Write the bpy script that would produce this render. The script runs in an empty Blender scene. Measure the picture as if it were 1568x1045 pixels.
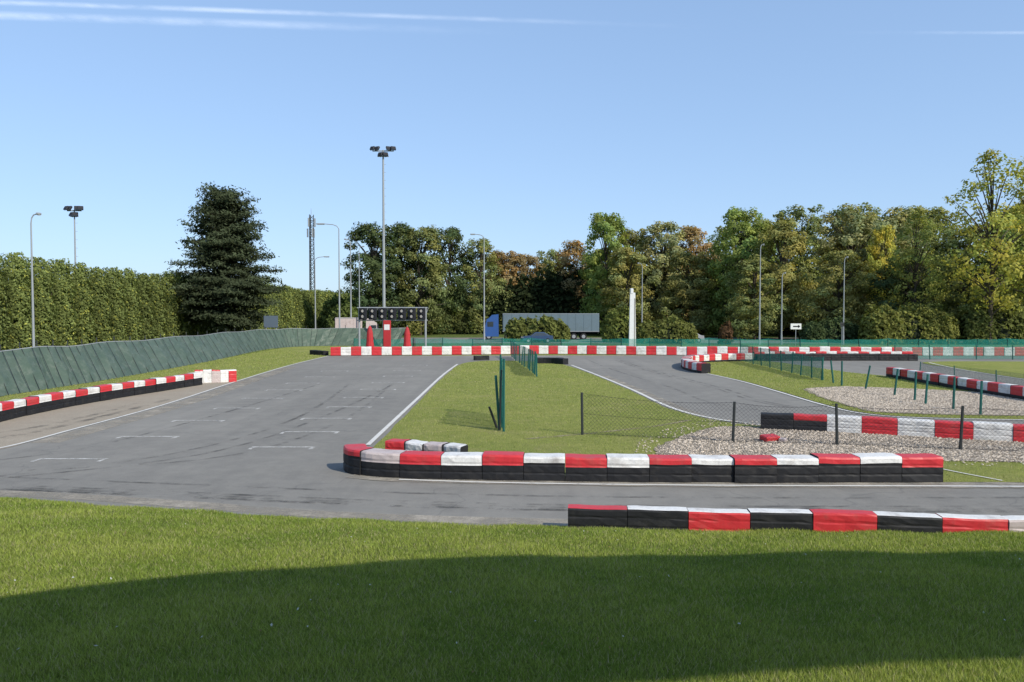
import bpy, math, random
import numpy as np
from mathutils import Vector, Matrix
random.seed(7); rng=np.random.default_rng(7)
scene=bpy.context.scene
scene.view_settings.view_transform='Standard'; scene.view_settings.look='None'; scene.view_settings.exposure=0
# ---------------------------------------------------------------- light
EL=math.radians(37); AZ=math.radians(133)
SUN=Vector((math.sin(AZ)*math.cos(EL),math.cos(AZ)*math.cos(EL),math.sin(EL)))
w=bpy.data.worlds.new("World"); scene.world=w; w.use_nodes=True
nt=w.node_tree; bg=nt.nodes['Background']
sky=nt.nodes.new('ShaderNodeTexSky'); sky.sky_type='NISHITA'; sky.sun_disc=False
sky.sun_elevation=EL; sky.sun_rotation=AZ; sky.altitude=0; sky.air_density=1.0; sky.dust_density=0.5; sky.ozone_density=2.0
gm=nt.nodes.new('ShaderNodeGamma'); gm.inputs[1].default_value=.46; nt.links.new(sky.outputs[0],gm.inputs[0])
tn=nt.nodes.new('ShaderNodeMixRGB'); tn.blend_type='MULTIPLY'; tn.inputs[0].default_value=1; tn.inputs[2].default_value=(1.78,2.25,2.92,1); nt.links.new(gm.outputs[0],tn.inputs[1])
nt.links.new(tn.outputs[0],bg.inputs[0]); bg.inputs[1].default_value=0.15
sl=bpy.data.lights.new('sun','SUN'); sl.energy=4.9; sl.angle=math.radians(0.5); sl.color=(1,0.94,0.81)
so=bpy.data.objects.new('sun',sl); scene.collection.objects.link(so); so.rotation_euler=SUN.to_track_quat('Z','Y').to_euler()
# ---------------------------------------------------------------- camera
cd=bpy.data.cameras.new('camera'); cam=bpy.data.objects.new('camera',cd); scene.collection.objects.link(cam)
cam.location=(0,0,4); cam.rotation_euler=(math.radians(90-2.03),0,0); cd.lens=27.55; cd.sensor_width=36; cd.clip_end=30000
scene.camera=cam
# ---------------------------------------------------------------- materials
class N:
    def __init__(s,name):
        s.m=bpy.data.materials.new(name); s.m.use_nodes=True; s.t=s.m.node_tree; s.b=s.t.nodes['Principled BSDF']; s.out=s.t.nodes['Material Output']
        s.pos=s.t.nodes.new('ShaderNodeNewGeometry').outputs['Position']
    def n(s,k): return s.t.nodes.new('ShaderNode'+k)
    def l(s,a,b): s.t.links.new(a,b)
    def mapp(s,scale=(1,1,1)):
        m=s.n('Mapping'); s.l(s.pos,m.inputs[0]); m.inputs['Scale'].default_value=scale; return m.outputs[0]
    def noise(s,scale,detail=4,rough=.6,vec=None,lo=None,hi=None):
        t=s.n('TexNoise'); t.inputs['Scale'].default_value=scale; t.inputs['Detail'].default_value=detail; t.inputs['Roughness'].default_value=rough
        s.l(vec if vec is not None else s.pos,t.inputs['Vector'])
        o=t.outputs['Fac']
        if lo is not None:
            r=s.n('MapRange'); r.inputs[1].default_value=lo; r.inputs[2].default_value=hi; s.l(o,r.inputs[0]); o=r.outputs[0]
        return o
    def mix(s,f,a,b,mode='MIX'):
        m=s.n('MixRGB'); m.blend_type=mode
        for v,i in ((f,0),(a,1),(b,2)):
            if isinstance(v,(int,float)): m.inputs[i].default_value=v
            elif isinstance(v,tuple): m.inputs[i].default_value=(*v,1)
            else: s.l(v,m.inputs[i])
        return m.outputs[0]
    def bump(s,h,strength=.5,dist=.02):
        b=s.n('Bump'); b.inputs['Strength'].default_value=strength; b.inputs['Distance'].default_value=dist; s.l(h,b.inputs['Height']); s.l(b.outputs[0],s.b.inputs['Normal'])
    def col(s,c):
        if isinstance(c,tuple): s.b.inputs['Base Color'].default_value=(*c,1)
        else: s.l(c,s.b.inputs['Base Color'])
    def rough(s,v,spec=.3): s.b.inputs['Roughness'].default_value=v; s.b.inputs['Specular IOR Level'].default_value=spec
def painted(name,c,dirt=(.12,.1,.08),amt=.5,rough=.5,scale=3,spec=.3,metal=0):
    a=N(name); f=a.noise(scale,6,.7,None,.5,.75); g=a.noise(scale*9,3,.6,None,.35,.8)
    m=a.n('Math'); m.operation='MULTIPLY_ADD'; a.l(f,m.inputs[0]); m.inputs[1].default_value=amt; m.inputs[2].default_value=0
    c1=a.mix(m.outputs[0],c,dirt); a.col(a.mix(a.mix(1.0,g,(amt*.5,)*3,'MULTIPLY'),c1,tuple(x*.5 for x in c)))
    a.rough(rough,spec); a.b.inputs['Metallic'].default_value=metal; return a.m
RED=painted('red_plastic',(.56,.035,.042),(.30,.10,.08),.65,.45,2.2)
WHITE=painted('white_plastic',(.72,.70,.67),(.30,.26,.23),.85,.5,2.2)
WCLEAN=painted('white_metal',(.7,.7,.7),(.4,.4,.38),.3)
RUBBER=painted('tyre_rubber',(.014,.014,.016),(.05,.045,.04),.6,.65,4)
PALE=painted('faded_plastic',(.50,.42,.40),(.28,.2,.18),.6,.6,3)
POLE=painted('galvanised_steel',(.30,.32,.34),(.2,.2,.2),.4,.5,4)
DPOST=painted('dark_post',(.03,.035,.035),(.08,.07,.06),.4,.6,5)
GPOST=painted('green_post',(.012,.10,.085),(.03,.06,.05),.4,.6,5)
BLACK=painted('black_metal',(.02,.02,.025),(.05,.05,.05),.3,.5,5)
BLUE=painted('blue_paint',(.03,.09,.28),(.1,.1,.1),.3,.3,3,.5)
GREYP=painted('trailer_side',(.13,.18,.21),(.10,.13,.13),.5,.6,.8)
GLASS=painted('dark_glass',(.03,.04,.05),(.06,.06,.06),.2,.1,2,.8)
DKRED=painted('red_fabric',(.42,.03,.035),(.25,.04,.04),.6,.75,2)
CONC=painted('concrete',(.33,.31,.28),(.2,.19,.17),.5,.85,2)

def asphalt():
    a=N('asphalt')
    big=a.noise(.09,4,.55,None,.35,.65); st=a.noise(1.0,4,.6,a.mapp((.9,.05,1)),.4,.75); fine=a.noise(45,2,.7,None,.2,.8); mid=a.noise(1.6,6,.7,None,.4,.62); st2=a.noise(1.0,4,.6,a.mapp((.07,1.2,1)),.4,.75)
    blot=a.noise(.35,6,.7,None,.42,.62)
    c=a.mix(big,(.178,.168,.152),(.246,.232,.208))
    pv=a.n('TexVoronoi'); pv.inputs['Scale'].default_value=.11; a.l(a.mapp((1.3,.6,1)),pv.inputs['Vector']); ps=a.n('SeparateColor'); a.l(pv.outputs['Color'],ps.inputs[0])
    c=a.mix(a.mix(1.0,ps.outputs[0],(.5,.5,.5),'MULTIPLY'),c,(.152,.144,.131))
    c=a.mix(a.mix(1.0,blot,(.4,.4,.4),'MULTIPLY'),c,(.145,.138,.127))
    c=a.mix(a.mix(1.0,st,(.6,.6,.6),'MULTIPLY'),c,(.115,.110,.104))
    c=a.mix(a.mix(1.0,st2,(.35,.35,.35),'MULTIPLY'),c,(.130,.125,.117))
    c=a.mix(a.mix(1.0,mid,(.3,.3,.3),'MULTIPLY'),c,(.27,.255,.225))
    c=a.mix(a.mix(1.0,fine,(.4,.4,.4),'MULTIPLY'),c,(.31,.294,.264))
    v=a.n('TexVoronoi'); v.feature='DISTANCE_TO_EDGE'; v.inputs['Scale'].default_value=.14
    nn=a.n('TexNoise'); nn.inputs['Scale'].default_value=.7; a.l(a.pos,nn.inputs['Vector']); vm=a.n('VectorMath'); vm.operation='MULTIPLY_ADD'; a.l(nn.outputs['Color'],vm.inputs[0]); vm.inputs[1].default_value=(2,2,0); a.l(a.pos,vm.inputs[2]); a.l(vm.outputs[0],v.inputs['Vector'])
    r=a.n('MapRange'); r.inputs[1].default_value=0; r.inputs[2].default_value=.004; r.inputs[3].default_value=.35; r.inputs[4].default_value=0; a.l(v.outputs['Distance'],r.inputs[0])
    c=a.mix(r.outputs[0],c,(.10,.10,.10))
    a.col(c); a.rough(.92,.12); a.bump(a.noise(90,2,.7),.5,.006); return a.m
ASPH=asphalt()
def grassmat(name,c1,c2,c3,dry=.35):
    a=N(name); b1=a.noise(.25,5,.6,None,.35,.68); b2=a.noise(2.2,6,.75,None,.38,.68); b3=a.noise(28,3,.8,None,.25,.75); dr=a.noise(.6,6,.7,None,.52,.72)
    c=a.mix(b1,c1,c2); c=a.mix(a.mix(1.0,b2,(.6,.6,.6),'MULTIPLY'),c,c3); c=a.mix(a.mix(1.0,dr,(dry,)*3,'MULTIPLY'),c,(.40,.35,.18))
    c=a.mix(1.0,c,a.mix(b3,(.5,.52,.45),(1.35,1.3,1.25)),'MULTIPLY'); a.col(c); a.rough(.95,.05); a.bump(b3,.8,.05); return a.m
GRASS=grassmat('grass',(.265,.30,.085),(.35,.355,.115),(.185,.23,.06),.55)
LAWN=grassmat('lawn',(.16,.20,.045),(.225,.255,.07),(.11,.155,.032),.3)
FIELD=grassmat('field',(.10,.14,.04),(.13,.16,.05),(.07,.11,.03))
def dirtmat(name,c1,c2,alpha=None):
    a=N(name); c=a.mix(a.noise(.8,6,.7,None,.3,.7),c1,c2); c=a.mix(a.noise(30,3,.8,None,.3,.7),c,tuple(x*.7 for x in c1)); a.col(c); a.rough(.95,.1)
    if alpha is not None:
        lo,hi,sc=alpha; f=a.noise(sc,6,.75,None,lo,hi); a.l(f,a.b.inputs['Alpha'])
    return a.m
DIRT=dirtmat('dusty_verge',(.33,.28,.22),(.41,.355,.28))
DUST=dirtmat('dust',(.37,.33,.27),(.45,.40,.34),(.3,.65,.9))
SOIL=dirtmat('worn_soil',(.33,.28,.17),(.38,.33,.21),(.40,.62,1.5))
PAINT=dirtmat('white_line_paint',(.72,.70,.66),(.58,.56,.52),(.2,.45,2.5))
PAINTW=dirtmat('worn_line_paint',(.68,.66,.62),(.55,.53,.50),(.28,.62,3.5))
SKID=dirtmat('skid_rubber',(.085,.082,.08),(.11,.105,.10),(.46,.85,.9))
def gravelmat():
    a=N('gravel'); v=a.n('TexVoronoi'); v.inputs['Scale'].default_value=16; a.l(a.pos,v.inputs['Vector'])
    h=a.n('SeparateColor'); a.l(v.outputs['Color'],h.inputs[0])
    c=a.mix(h.outputs[0],(.30,.245,.19),(.62,.53,.43)); c=a.mix(a.noise(.7,4,.6,None,.4,.7),c,(.40,.325,.24)); 
    d=a.n('MapRange'); a.l(v.outputs['Distance'],d.inputs[0]); d.inputs[1].default_value=.25; d.inputs[2].default_value=.6; d.inputs[3].default_value=1; d.inputs[4].default_value=.4
    c=a.mix(1.0,c,d.outputs[0],'MULTIPLY'); a.col(c); a.rough(.95,.1); a.bump(d.outputs[0],1,.04); return a.m
GRAVEL=gravelmat()
def leafmat(name='foliage',trans=.3,objcol=True):
    a=N(name); at=a.n('Attribute'); at.attribute_name='Col'
    c=at.outputs['Color']
    if objcol:
        oi=a.n('ObjectInfo'); c=a.mix(1.0,c,oi.outputs['Color'],'MULTIPLY')
    a.t.nodes.remove(a.b); df=a.n('BsdfDiffuse'); a.l(c,df.inputs[0])
    tr=a.n('BsdfTranslucent'); c2=a.mix(1.0,c,(1.3,1.35,.7),'MULTIPLY'); a.l(c2,tr.inputs[0]); ms=a.n('MixShader'); ms.inputs[0].default_value=trans
    a.l(df.outputs[0],ms.inputs[1]); a.l(tr.outputs[0],ms.inputs[2]); a.l(ms.outputs[0],a.out.inputs['Surface'])
    return a.m
LEAF=leafmat('foliage',.35); BLADE=leafmat('grass_blades',.3,False)
BARK=painted('bark',(.07,.055,.04),(.12,.11,.09),.6,.9,2)
SHADECORE=painted('foliage_shade_core',(.012,.018,.008),(.02,.02,.01),.4,.95,3)  # near-black colour stands for the shade inside hedges and shrubs
def netmat(name,c,alpha,scale=18):
    a=N(name); a.col(a.mix(a.noise(2,3),c,tuple(x*.6 for x in c))); a.rough(.8,.1)
    f=a.noise(scale,2,.5,None,.35,.65); r=a.n('MapRange'); a.l(f,r.inputs[0]); r.inputs[3].default_value=alpha-.18; r.inputs[4].default_value=alpha+.18
    a.l(r.outputs[0],a.b.inputs['Alpha']); return a.m
GNET=netmat('green_netting',(.03,.26,.21),.55); TNET=netmat('torn_netting',(.03,.24,.19),.32,5)
def tarpmat():
    a=N('green_tarpaulin'); c=a.mix(a.noise(.5,5,.7,None,.3,.7),(.055,.085,.062),(.09,.122,.09)); c=a.mix(a.noise(3,6,.8,a.mapp((1,.6,.5)),.5,.8),c,(.16,.18,.15)); a.col(c); a.rough(.5,.3); a.bump(a.noise(1.2,4,.6),.5,.15); return a.m
TARP=tarpmat()
# ---------------------------------------------------------------- mesh helpers
def link(o): scene.collection.objects.link(o); return o
def np_mesh(name,V,k,col=None,mats=(),midx=None):
    me=bpy.data.meshes.new(name); nv=len(V); nf=nv//k
    me.vertices.add(nv); me.vertices.foreach_set('co',V.astype(np.float32).ravel())
    me.loops.add(nv); me.loops.foreach_set('vertex_index',np.arange(nv,dtype=np.int32))
    me.polygons.add(nf); me.polygons.foreach_set('loop_start',np.arange(0,nv,k,dtype=np.int32))
    for m in mats: me.materials.append(m)
    if midx is not None: me.polygons.foreach_set('material_index',midx.astype(np.int32))
    me.update(calc_edges=True)
    if col is not None:
        ca=me.color_attributes.new('Col','FLOAT_COLOR','POINT'); c=np.ones((nv,4),np.float32); c[:,:3]=np.repeat(col,k,axis=0); ca.data.foreach_set('color',c.ravel())
    return me
class MB:
    def __init__(s): s.v=[];s.f=[];s.m=[];s.mats=[]
    def mi(s,m):
        if m not in s.mats: s.mats.append(m)
        return s.mats.index(m)
    def add(s,vs,fs,m):
        o=len(s.v); s.v+= [tuple(v) for v in vs]; i=s.mi(m)
        for f in fs: s.f.append([x+o for x in f]); s.m.append(i)
    def box(s,c,size,m,rot=None,taper=1.0,bev=0):
        x,y,z=[k/2 for k in size]; c=Vector(c)
        if bev:
            vs=[];t=bev
            for zz,i in ((-z,t),(-z+t,0),(z-t,0),(z,t)):
                X,Y=(x-i),(y-i)
                k=min(t,X*.5,Y*.5) if i==0 else 0.001
                for px,py in ((-X+k,-Y),(X-k,-Y),(X,-Y+k),(X,Y-k),(X-k,Y),(-X+k,Y),(-X,Y-k),(-X,-Y+k)): vs.append((px,py,zz))
            fs=[list(range(7,-1,-1)),list(range(24,32))]
            for r in range(3):
                for i in range(8): fs.append([r*8+i,r*8+(i+1)%8,(r+1)*8+(i+1)%8,(r+1)*8+i])
            vs=[Vector(v) for v in vs]
        else:
            vs=[Vector((a*x*(taper if cc>0 else 1),b*y*(taper if cc>0 else 1),cc*z)) for cc in(-1,1) for a,b in((-1,-1),(1,-1),(1,1),(-1,1))]
            fs=[[3,2,1,0],[4,5,6,7],[0,1,5,4],[1,2,6,5],[2,3,7,6],[3,0,4,7]]
        if rot is not None: vs=[rot@v for v in vs]
        s.add([v+c for v in vs],fs,m)
    def cyl(s,p0,p1,r0,r1,m,n=8,cap=True):
        p0=Vector(p0);p1=Vector(p1);d=(p1-p0).normalized(); a=d.orthogonal().normalized(); b=d.cross(a)
        vs=[p+ (a*math.cos(t)+b*math.sin(t))*r for p,r in((p0,r0),(p1,r1)) for t in [2*math.pi*i/n for i in range(n)]]
        fs=[[i,(i+1)%n,n+(i+1)%n,n+i] for i in range(n)]
        if cap: fs+= [list(range(n-1,-1,-1)),list(range(n,2*n))]
        s.add(vs,fs,m)
    def obj(s,name,loc=(0,0,0),rz=0):
        me=bpy.data.meshes.new(name); me.from_pydata(s.v,[],s.f)
        for m in s.mats: me.materials.append(m)
        me.polygons.foreach_set('material_index',s.m); me.update()
        o=bpy.data.objects.new(name,me); o.location=loc; o.rotation_euler=(0,0,rz); return link(o)
def catmull(pts,closed=False,n=6):
    P=[Vector(p) for p in pts]; out=[]; L=len(P)
    rngi=range(L) if closed else range(L-1)
    for i in rngi:
        if closed: p0,p1,p2,p3=P[(i-1)%L],P[i],P[(i+1)%L],P[(i+2)%L]
        else: p0,p1,p2,p3=P[max(i-1,0)],P[i],P[i+1],P[min(i+2,L-1)]
        for j in range(n):
            t=j/n; out.append(.5*((2*p1)+(p2-p0)*t+(2*p0-5*p1+4*p2-p3)*t*t+(3*p1-p0-3*p2+p3)*t**3))
    if not closed: out.append(P[-1])
    return out
def sheet(name,pts,z,mat,jit=0,smooth=True,n=8):
    P=catmull([(x,y,0) for x,y in pts],True,n) if smooth else [Vector((x,y,0)) for x,y in pts]
    P=[(p.x+random.uniform(-jit,jit),p.y+random.uniform(-jit,jit),z) for p in P]
    me=bpy.data.meshes.new(name); me.from_pydata(P,[],[list(range(len(P)))]); me.materials.append(mat); me.update()
    if me.polygons[0].normal.z<0: me.flip_normals()
    return link(bpy.data.objects.new(name,me)),P
def ribbon(mb,pts,wd,z,mat,n=6):
    P=catmull([(x,y,0) for x,y in pts],False,n); vs=[];fs=[]
    for i,p in enumerate(P):
        d=(P[min(i+1,len(P)-1)]-P[max(i-1,0)]).normalized(); q=Vector((-d.y,d.x,0))*wd/2
        vs+=[(p.x+q.x,p.y+q.y,z),(p.x-q.x,p.y-q.y,z)]
        if i: fs.append([2*i-2,2*i-1,2*i+1,2*i])
    mb.add(vs,fs,mat)
# ---------------------------------------------------------------- ground
sheet('ground',[(-6000,-6000),(6000,-6000),(6000,9000),(-6000,9000)],0,FIELD,smooth=False)
sheet('grass',[(-24.5,22),(-24.5,50),(-27,96),(110,98),(110,10),(-60,10),(-60,22)],.005,GRASS,smooth=False)
sheet('race_track',[(-60,26),(-22,22.6),(-17,21.9),(-15,23),(-15.1,27),(-15.2,34),(-16.2,45.7),(-17.1,60),(-17.2,73.5),(90,76),(90,12),(-60,12)],.012,ASPH,smooth=False)
sheet('road',[(-200,104),(200,104),(200,128),(-200,128)],.012,ASPH,smooth=False)
isl1=[(-4.1,24),(-3.9,20.2),(-2.6,19.1),(.25,18.75),(5,18.45),(11.5,18.3),(20,18.0),(35,17.5),(37,19.5),(28,21.6),(20,23.1),(15.7,24.2),(12,25.8),(8.9,27.4),(7.4,29.3),(6.5,33),(6.05,40.7),(5.3,50),(4.4,58),(3.2,63),(0,65.5),(-2.6,65),(-4.0,61),(-4.25,50),(-4.2,36)]
isl2=[(13.0,51.5),(13.6,46),(13.7,40),(13.7,34),(14.2,31),(16,29.8),(20,29.2),(24,30),(24.2,36),(24.2,47),(22.6,53),(22,60),(21,65),(17,65.5),(14.2,63),(12.9,58)]
isl3=[(31,46),(30.5,40),(32,31),(45,28),(60,30),(70,45),(60,61),(45,64),(34,64),(32,56)]
for nm,p in (('grass_island',isl1),('grass_island',isl2),('grass_island',isl3)):
    sheet(nm,p,.03,GRASS,.035)
grv1=[(4.1,22.4),(5.4,25),(7.2,27.2),(8.8,27.1),(12,25.6),(15.7,23.9),(20,22.7),(27,21),(26,19.8),(18,20.3),(13.4,20.7),(11.4,20.9),(8,20.6),(5,21.2)]
grv2=[(14.4,33),(14.6,37),(15.4,41),(18,42.2),(21,41),(23.4,39),(23.6,35),(23.4,31.4),(20,30.2),(16.5,30.6),(14.6,31.4)]
sheet('gravel_trap',grv1,.045,GRAVEL,.08); sheet('gravel_trap',grv2,.045,GRAVEL,.08)
sheet('dirt_verge',[(-15.05,22.6),(-15.15,27),(-15.25,34),(-16.2,45.6),(-17.6,45.2),(-18,40),(-19.0,34),(-19.3,30),(-18.9,26),(-19.5,22.8),(-17,22.0)],.02,DIRT,.03)
mb=MB()
ribbon(mb,[(-17,21.85),(-15.2,22.7),(-15.05,27),(-15.15,34),(-16.1,45.7),(-17,60),(-17.1,73)],.13,.03,PAINT)
ribbon(mb,[(-4.35,23.5),(-4.4,36),(-4.45,50),(-4.25,61)],.15,.034,PAINT)
ribbon(mb,[(4.55,60),(5.5,50),(6.25,40.7),(6.7,33),(7.6,29.5),(9,27.75),(10.2,27)],.18,.034,PAINT)
ribbon(mb,[(12.85,51.5),(13.4,46),(13.5,40),(13.5,34),(13.95,30.9),(15.8,29.6),(20,29)],.16,.034,PAINT)
ribbon(mb,[(-2.7,18.6),(.3,18.2),(5,17.95),(11.5,17.85),(25,17.4)],.11,.034,PAINT)
ribbon(mb,[(10.6,20.6),(11.1,19.4),(11.6,18.4)],.07,.05,PAINT)
ribbon(mb,[(30.8,40),(30.8,47),(31.9,56),(33.6,63)],.16,.034,PAINT)
def gridmark(x,y,z=.022):
    mb.add([(x-.95,y-.07,z),(x+.95,y-.07,z),(x+.95,y+.07,z),(x-.95,y+.07,z)],[[0,1,2,3]],PAINTW)
    for sx in (-.95,.83): mb.add([(x+sx,y-.4,z),(x+sx+.12,y-.4,z),(x+sx+.12,y-.073,z),(x+sx,y-.073,z)],[[0,1,2,3]],PAINTW)
for (x,y) in [(-12.0,21.3),(-6.8,23.2),(-6.75,26.2),(-11.7,25.2),(-11.6,29.0),(-7,29.6),(-11.5,32.8),(-6.9,33.2),(-11.6,36.6),(-7,37),(-11.8,40.6),(-7,41),(-11.9,44.6),(-7.1,45),(-12,49),(-7.2,49.6),(-12.2,54),(-7.3,54.6),(-12.4,59),(-7.4,60)]: gridmark(x,y)
mb.obj('track_markings')
mb=MB(); ribbon(mb,[(-3.9,19.2),(-2.6,18.75),(.3,18.45),(5,18.15),(12,18.05),(28,17.6)],.75,.027,DUST)
ribbon(mb,[(-14.4,24),(-14.5,34),(-15.4,45.7),(-16.4,58)],.9,.018,DUST)
ribbon(mb,[(7.3,30),(6.9,34),(6.5,41),(5.8,50)],.6,.018,DUST)
ribbon(mb,[(-20,17.9),(-11,17.2),(-3.6,15.4),(1,14.8),(5,14.6)],.5,.018,DUST)
mb.obj('track_dust')
mb=MB()
ribbon(mb,[(-18.5,23),(-16.3,25),(-15.8,30),(-15.9,36)],.35,.026,SKID)
ribbon(mb,[(-19.2,24.5),(-17.0,26),(-16.4,30),(-16.6,35)],.3,.028,SKID)
for k in range(4):
    x0=random.uniform(-12,-6); ribbon(mb,[(x0-6,17.8+random.uniform(0,3)),(x0-1.5,22),(x0,30),(x0+random.uniform(-1,1),44)],.16,.0165+.0003*k,SKID)
for k in range(5):
    y0=random.uniform(15.6,17.4); ribbon(mb,[(-16,y0+2.6),(-8,y0+1.2),(-1,y0+.1),(6,y0-.2),(16,y0-.1)],.14,.0200+.0003*k,SKID)
for k in range(3):
    x0=random.uniform(8,11.5); ribbon(mb,[(x0-2,66),(x0-1.4,55),(x0,42),(x0+.6,34),(x0+5,28.5)],.18,.0165+.0003*k,SKID)
mb.obj('skid_marks')
mb=MB(); ribbon(mb,[(.4,24.6),(2.6,25.8),(5.0,27.4),(6.6,29.0)],.22,.036,SOIL); ribbon(mb,[(-3.7,21.6),(-1,20.4),(3,20.2),(8,19.9)],.9,.036,SOIL); mb.obj('worn_path')
# foreground hill
EX=[-90,-20,-11.1,-3.6,1.1,7.4,12,90]; EY=[20.6,17.3,16.7,14.95,14.35,14.2,14.6,22]
def edge(x): return np.interp(x,EX,EY)+.06*np.sin(x*1.7)+.04*np.sin(x*4.1+1)
def hz(x,y):
    s=np.maximum(edge(x)-y,0); return .03+2.42*(1-np.exp(-s/10.5))+.018*np.sin(x*1.3+y*.9)*np.minimum(s,1)+.012*np.sin(x*3.1-y*2.3)*np.minimum(s,1)
xs=np.concatenate([np.arange(-90,-18,3.),np.arange(-18,18,.3),np.arange(18,91,3.)]); ss=np.concatenate([[-.03],np.arange(0,12,.3),np.arange(12,60,3.)])
V=[];F=[]
for j,s_ in enumerate(ss):
    for x in xs:
        y=edge(x)-s_; V.append((x,y,-.02 if j==0 else hz(x,y)))
nx=len(xs)
for j in range(len(ss)-1):
    for i in range(nx-1): F.append([j*nx+i,(j+1)*nx+i,(j+1)*nx+i+1,j*nx+i+1])
me=bpy.data.meshes.new('foreground_lawn'); me.from_pydata([tuple(map(float,v)) for v in V],[],F); me.materials.append(LAWN); me.update()
for p in me.polygons: p.use_smooth=True
if me.polygons[50].normal.z<0: me.flip_normals()
lawn=link(bpy.data.objects.new('lawn',me))
def blades(name,x,y,z,h,wd,cols):
    n=len(x); a=rng.uniform(0,2*np.pi,n); dx=np.cos(a)*wd/2; dy=np.sin(a)*wd/2; lean=rng.normal(0,.5,(n,2))*h[:,None]
    V=np.zeros((n,3,3)); V[:,0]=np.stack([x-dx,y-dy,z],1); V[:,1]=np.stack([x+dx,y+dy,z],1); V[:,2]=np.stack([x+lean[:,0],y+lean[:,1],z+h],1)
    me=np_mesh(name,V.reshape(-1,3),3,cols,[BLADE]); return link(bpy.data.objects.new(name,me))
n=520000
u=rng.uniform(0,1,n); y=4.3*(17/4.3)**u; x=rng.uniform(-.72,.72,n)*y; k=y<edge(x)+.05; x=x[k];y=y[k];n=len(x)
pat=.5+.5*np.sin(x*1.1+2*np.sin(y*.7))*np.sin(y*1.3+1.5*np.sin(x*.8)); pat=.6*pat+.4*(.5+.5*np.sin(x*4.3+3*np.sin(y*2.9))*np.sin(y*5.1+2*np.sin(x*3.3))); pat2=rng.uniform(0,1,n)
cols=np.array([.155,.22,.04])[None]*(1-pat[:,None]*.7)+np.array([.37,.39,.10])[None]*pat[:,None]*.7
cols=cols*(.6+.8*pat2[:,None]); dry=rng.uniform(0,1,n)<.12; cols[dry]=np.array([.44,.40,.22])*.85
h=rng.uniform(.018,.05,n)*(1+.5*pat); blades('lawn_grass_blades',x,y,hz(x,y)-.004,h,rng.uniform(.005,.009,n)*(.6+y/12),cols)
m=260; x=rng.uniform(-6,7,m); y=rng.uniform(5.5,13,m); cc=np.stack([x,y,hz(x,y)+.035],1); nn_=np.tile(np.array([0,-.3,1.]),(m,1))+rng.normal(0,.3,(m,3))
def leafquads(C,Nn,size,asp=.6):
    n=len(C); Nn=Nn/np.linalg.norm(Nn,axis=1,keepdims=True); r=rng.normal(size=(n,3)); a=np.cross(Nn,r); a/=np.linalg.norm(a,axis=1,keepdims=True); b=np.cross(Nn,a)
    s=size[:,None]; V=np.stack([C-a*s,C-b*s*asp,C+a*s,C+b*s*asp],1); return V.reshape(-1,3)
lc=np.where(rng.uniform(0,1,m)[:,None]<.25,np.array([[.5,.5,.48]]),np.array([[.22,.17,.07]]))
link(bpy.data.objects.new('leaf_litter',np_mesh('leaf_litter',leafquads(cc,nn_,rng.uniform(.007,.018,m),.7),4,lc,[BLADE])))
def inpoly(px,py,poly):
    c=np.zeros(len(px),bool); m=len(poly)
    for i in range(m):
        x1,y1=poly[i];x2,y2=poly[(i+1)%m]
        t=((y1>py)!=(y2>py))&(px<(x2-x1)*(py-y1)/((y2-y1) if y2!=y1 else 1e-9)+x1); c^=t
    return c
X=[];Y=[]
for poly,cnt in ((isl1,150000),(isl2,40000),([(-24.5,22),(-19.4,24),(-19.4,34),(-18.2,44),(-16.5,46.3),(-17.5,60),(-17.6,74),(-28,90),(-24.6,50)],40000)):
    a=np.array(poly); xx=rng.uniform(a[:,0].min(),a[:,0].max(),cnt); yy=a[:,1].min()*(a[:,1].max()/a[:,1].min())**rng.uniform(0,1,cnt)
    k=inpoly(xx,yy,poly)&(np.abs(xx)<.72*yy)
    if poly is isl1: k&=~inpoly(xx,yy,grv1)
    if poly is isl2: k&=~inpoly(xx,yy,grv2)
    X.append(xx[k]);Y.append(yy[k])
x=np.concatenate(X);y=np.concatenate(Y);n=len(x)
cols=np.array([.28,.32,.085])[None]*rng.uniform(.55,1.35,n)[:,None]; dry=rng.uniform(0,1,n)<.18; cols[dry]=(.45,.41,.22)
blades('infield_grass_blades',x,y,np.full(n,.025),rng.uniform(.03,.08,n),.012*y/20,cols)
# stones
a=N('stone'); at=a.n('Attribute'); at.attribute_name='Col'; a.col(at.outputs['Color']); a.rough(.9,.2); STONE=a.m
def stones(name,poly,cnt):
    a=np.array(poly); xx=rng.uniform(a[:,0].min(),a[:,0].max(),cnt); yy=rng.uniform(a[:,1].min(),a[:,1].max(),cnt); k=inpoly(xx,yy,poly); xx=xx[k];yy=yy[k];m=len(xx)
    r=rng.uniform(.016,.042,m); oc=np.array([[1,0,0],[0,1,0],[-1,0,0],[0,-1,0],[0,0,.8],[0,0,-.5]]); T=[(0,1,4),(1,2,4),(2,3,4),(3,0,4)]
    J=rng.uniform(.6,1.3,(m,6,3)); P=oc[None]*J*r[:,None,None]+np.stack([xx,yy,np.full(m,.05)],1)[:,None]
    V=P[:,np.array(T).ravel()].reshape(-1,3); c=np.array([.55,.465,.375])[None]*rng.uniform(.5,1.2,m)[:,None]; c=np.repeat(c,4,axis=0)
    me=np_mesh(name,V,3,c,[STONE]); link(bpy.data.objects.new(name,me))
stones('gravel_stones',grv1,26000); stones('gravel_stones',grv2,22000)
stones('gravel_stones',[(3.2,21.2),(4.2,25.4),(6.4,27.8),(7.4,29.6),(8,29),(14,25),(28,20.8),(28,19.4),(12,20.2),(6,20.3)],5000)
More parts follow.
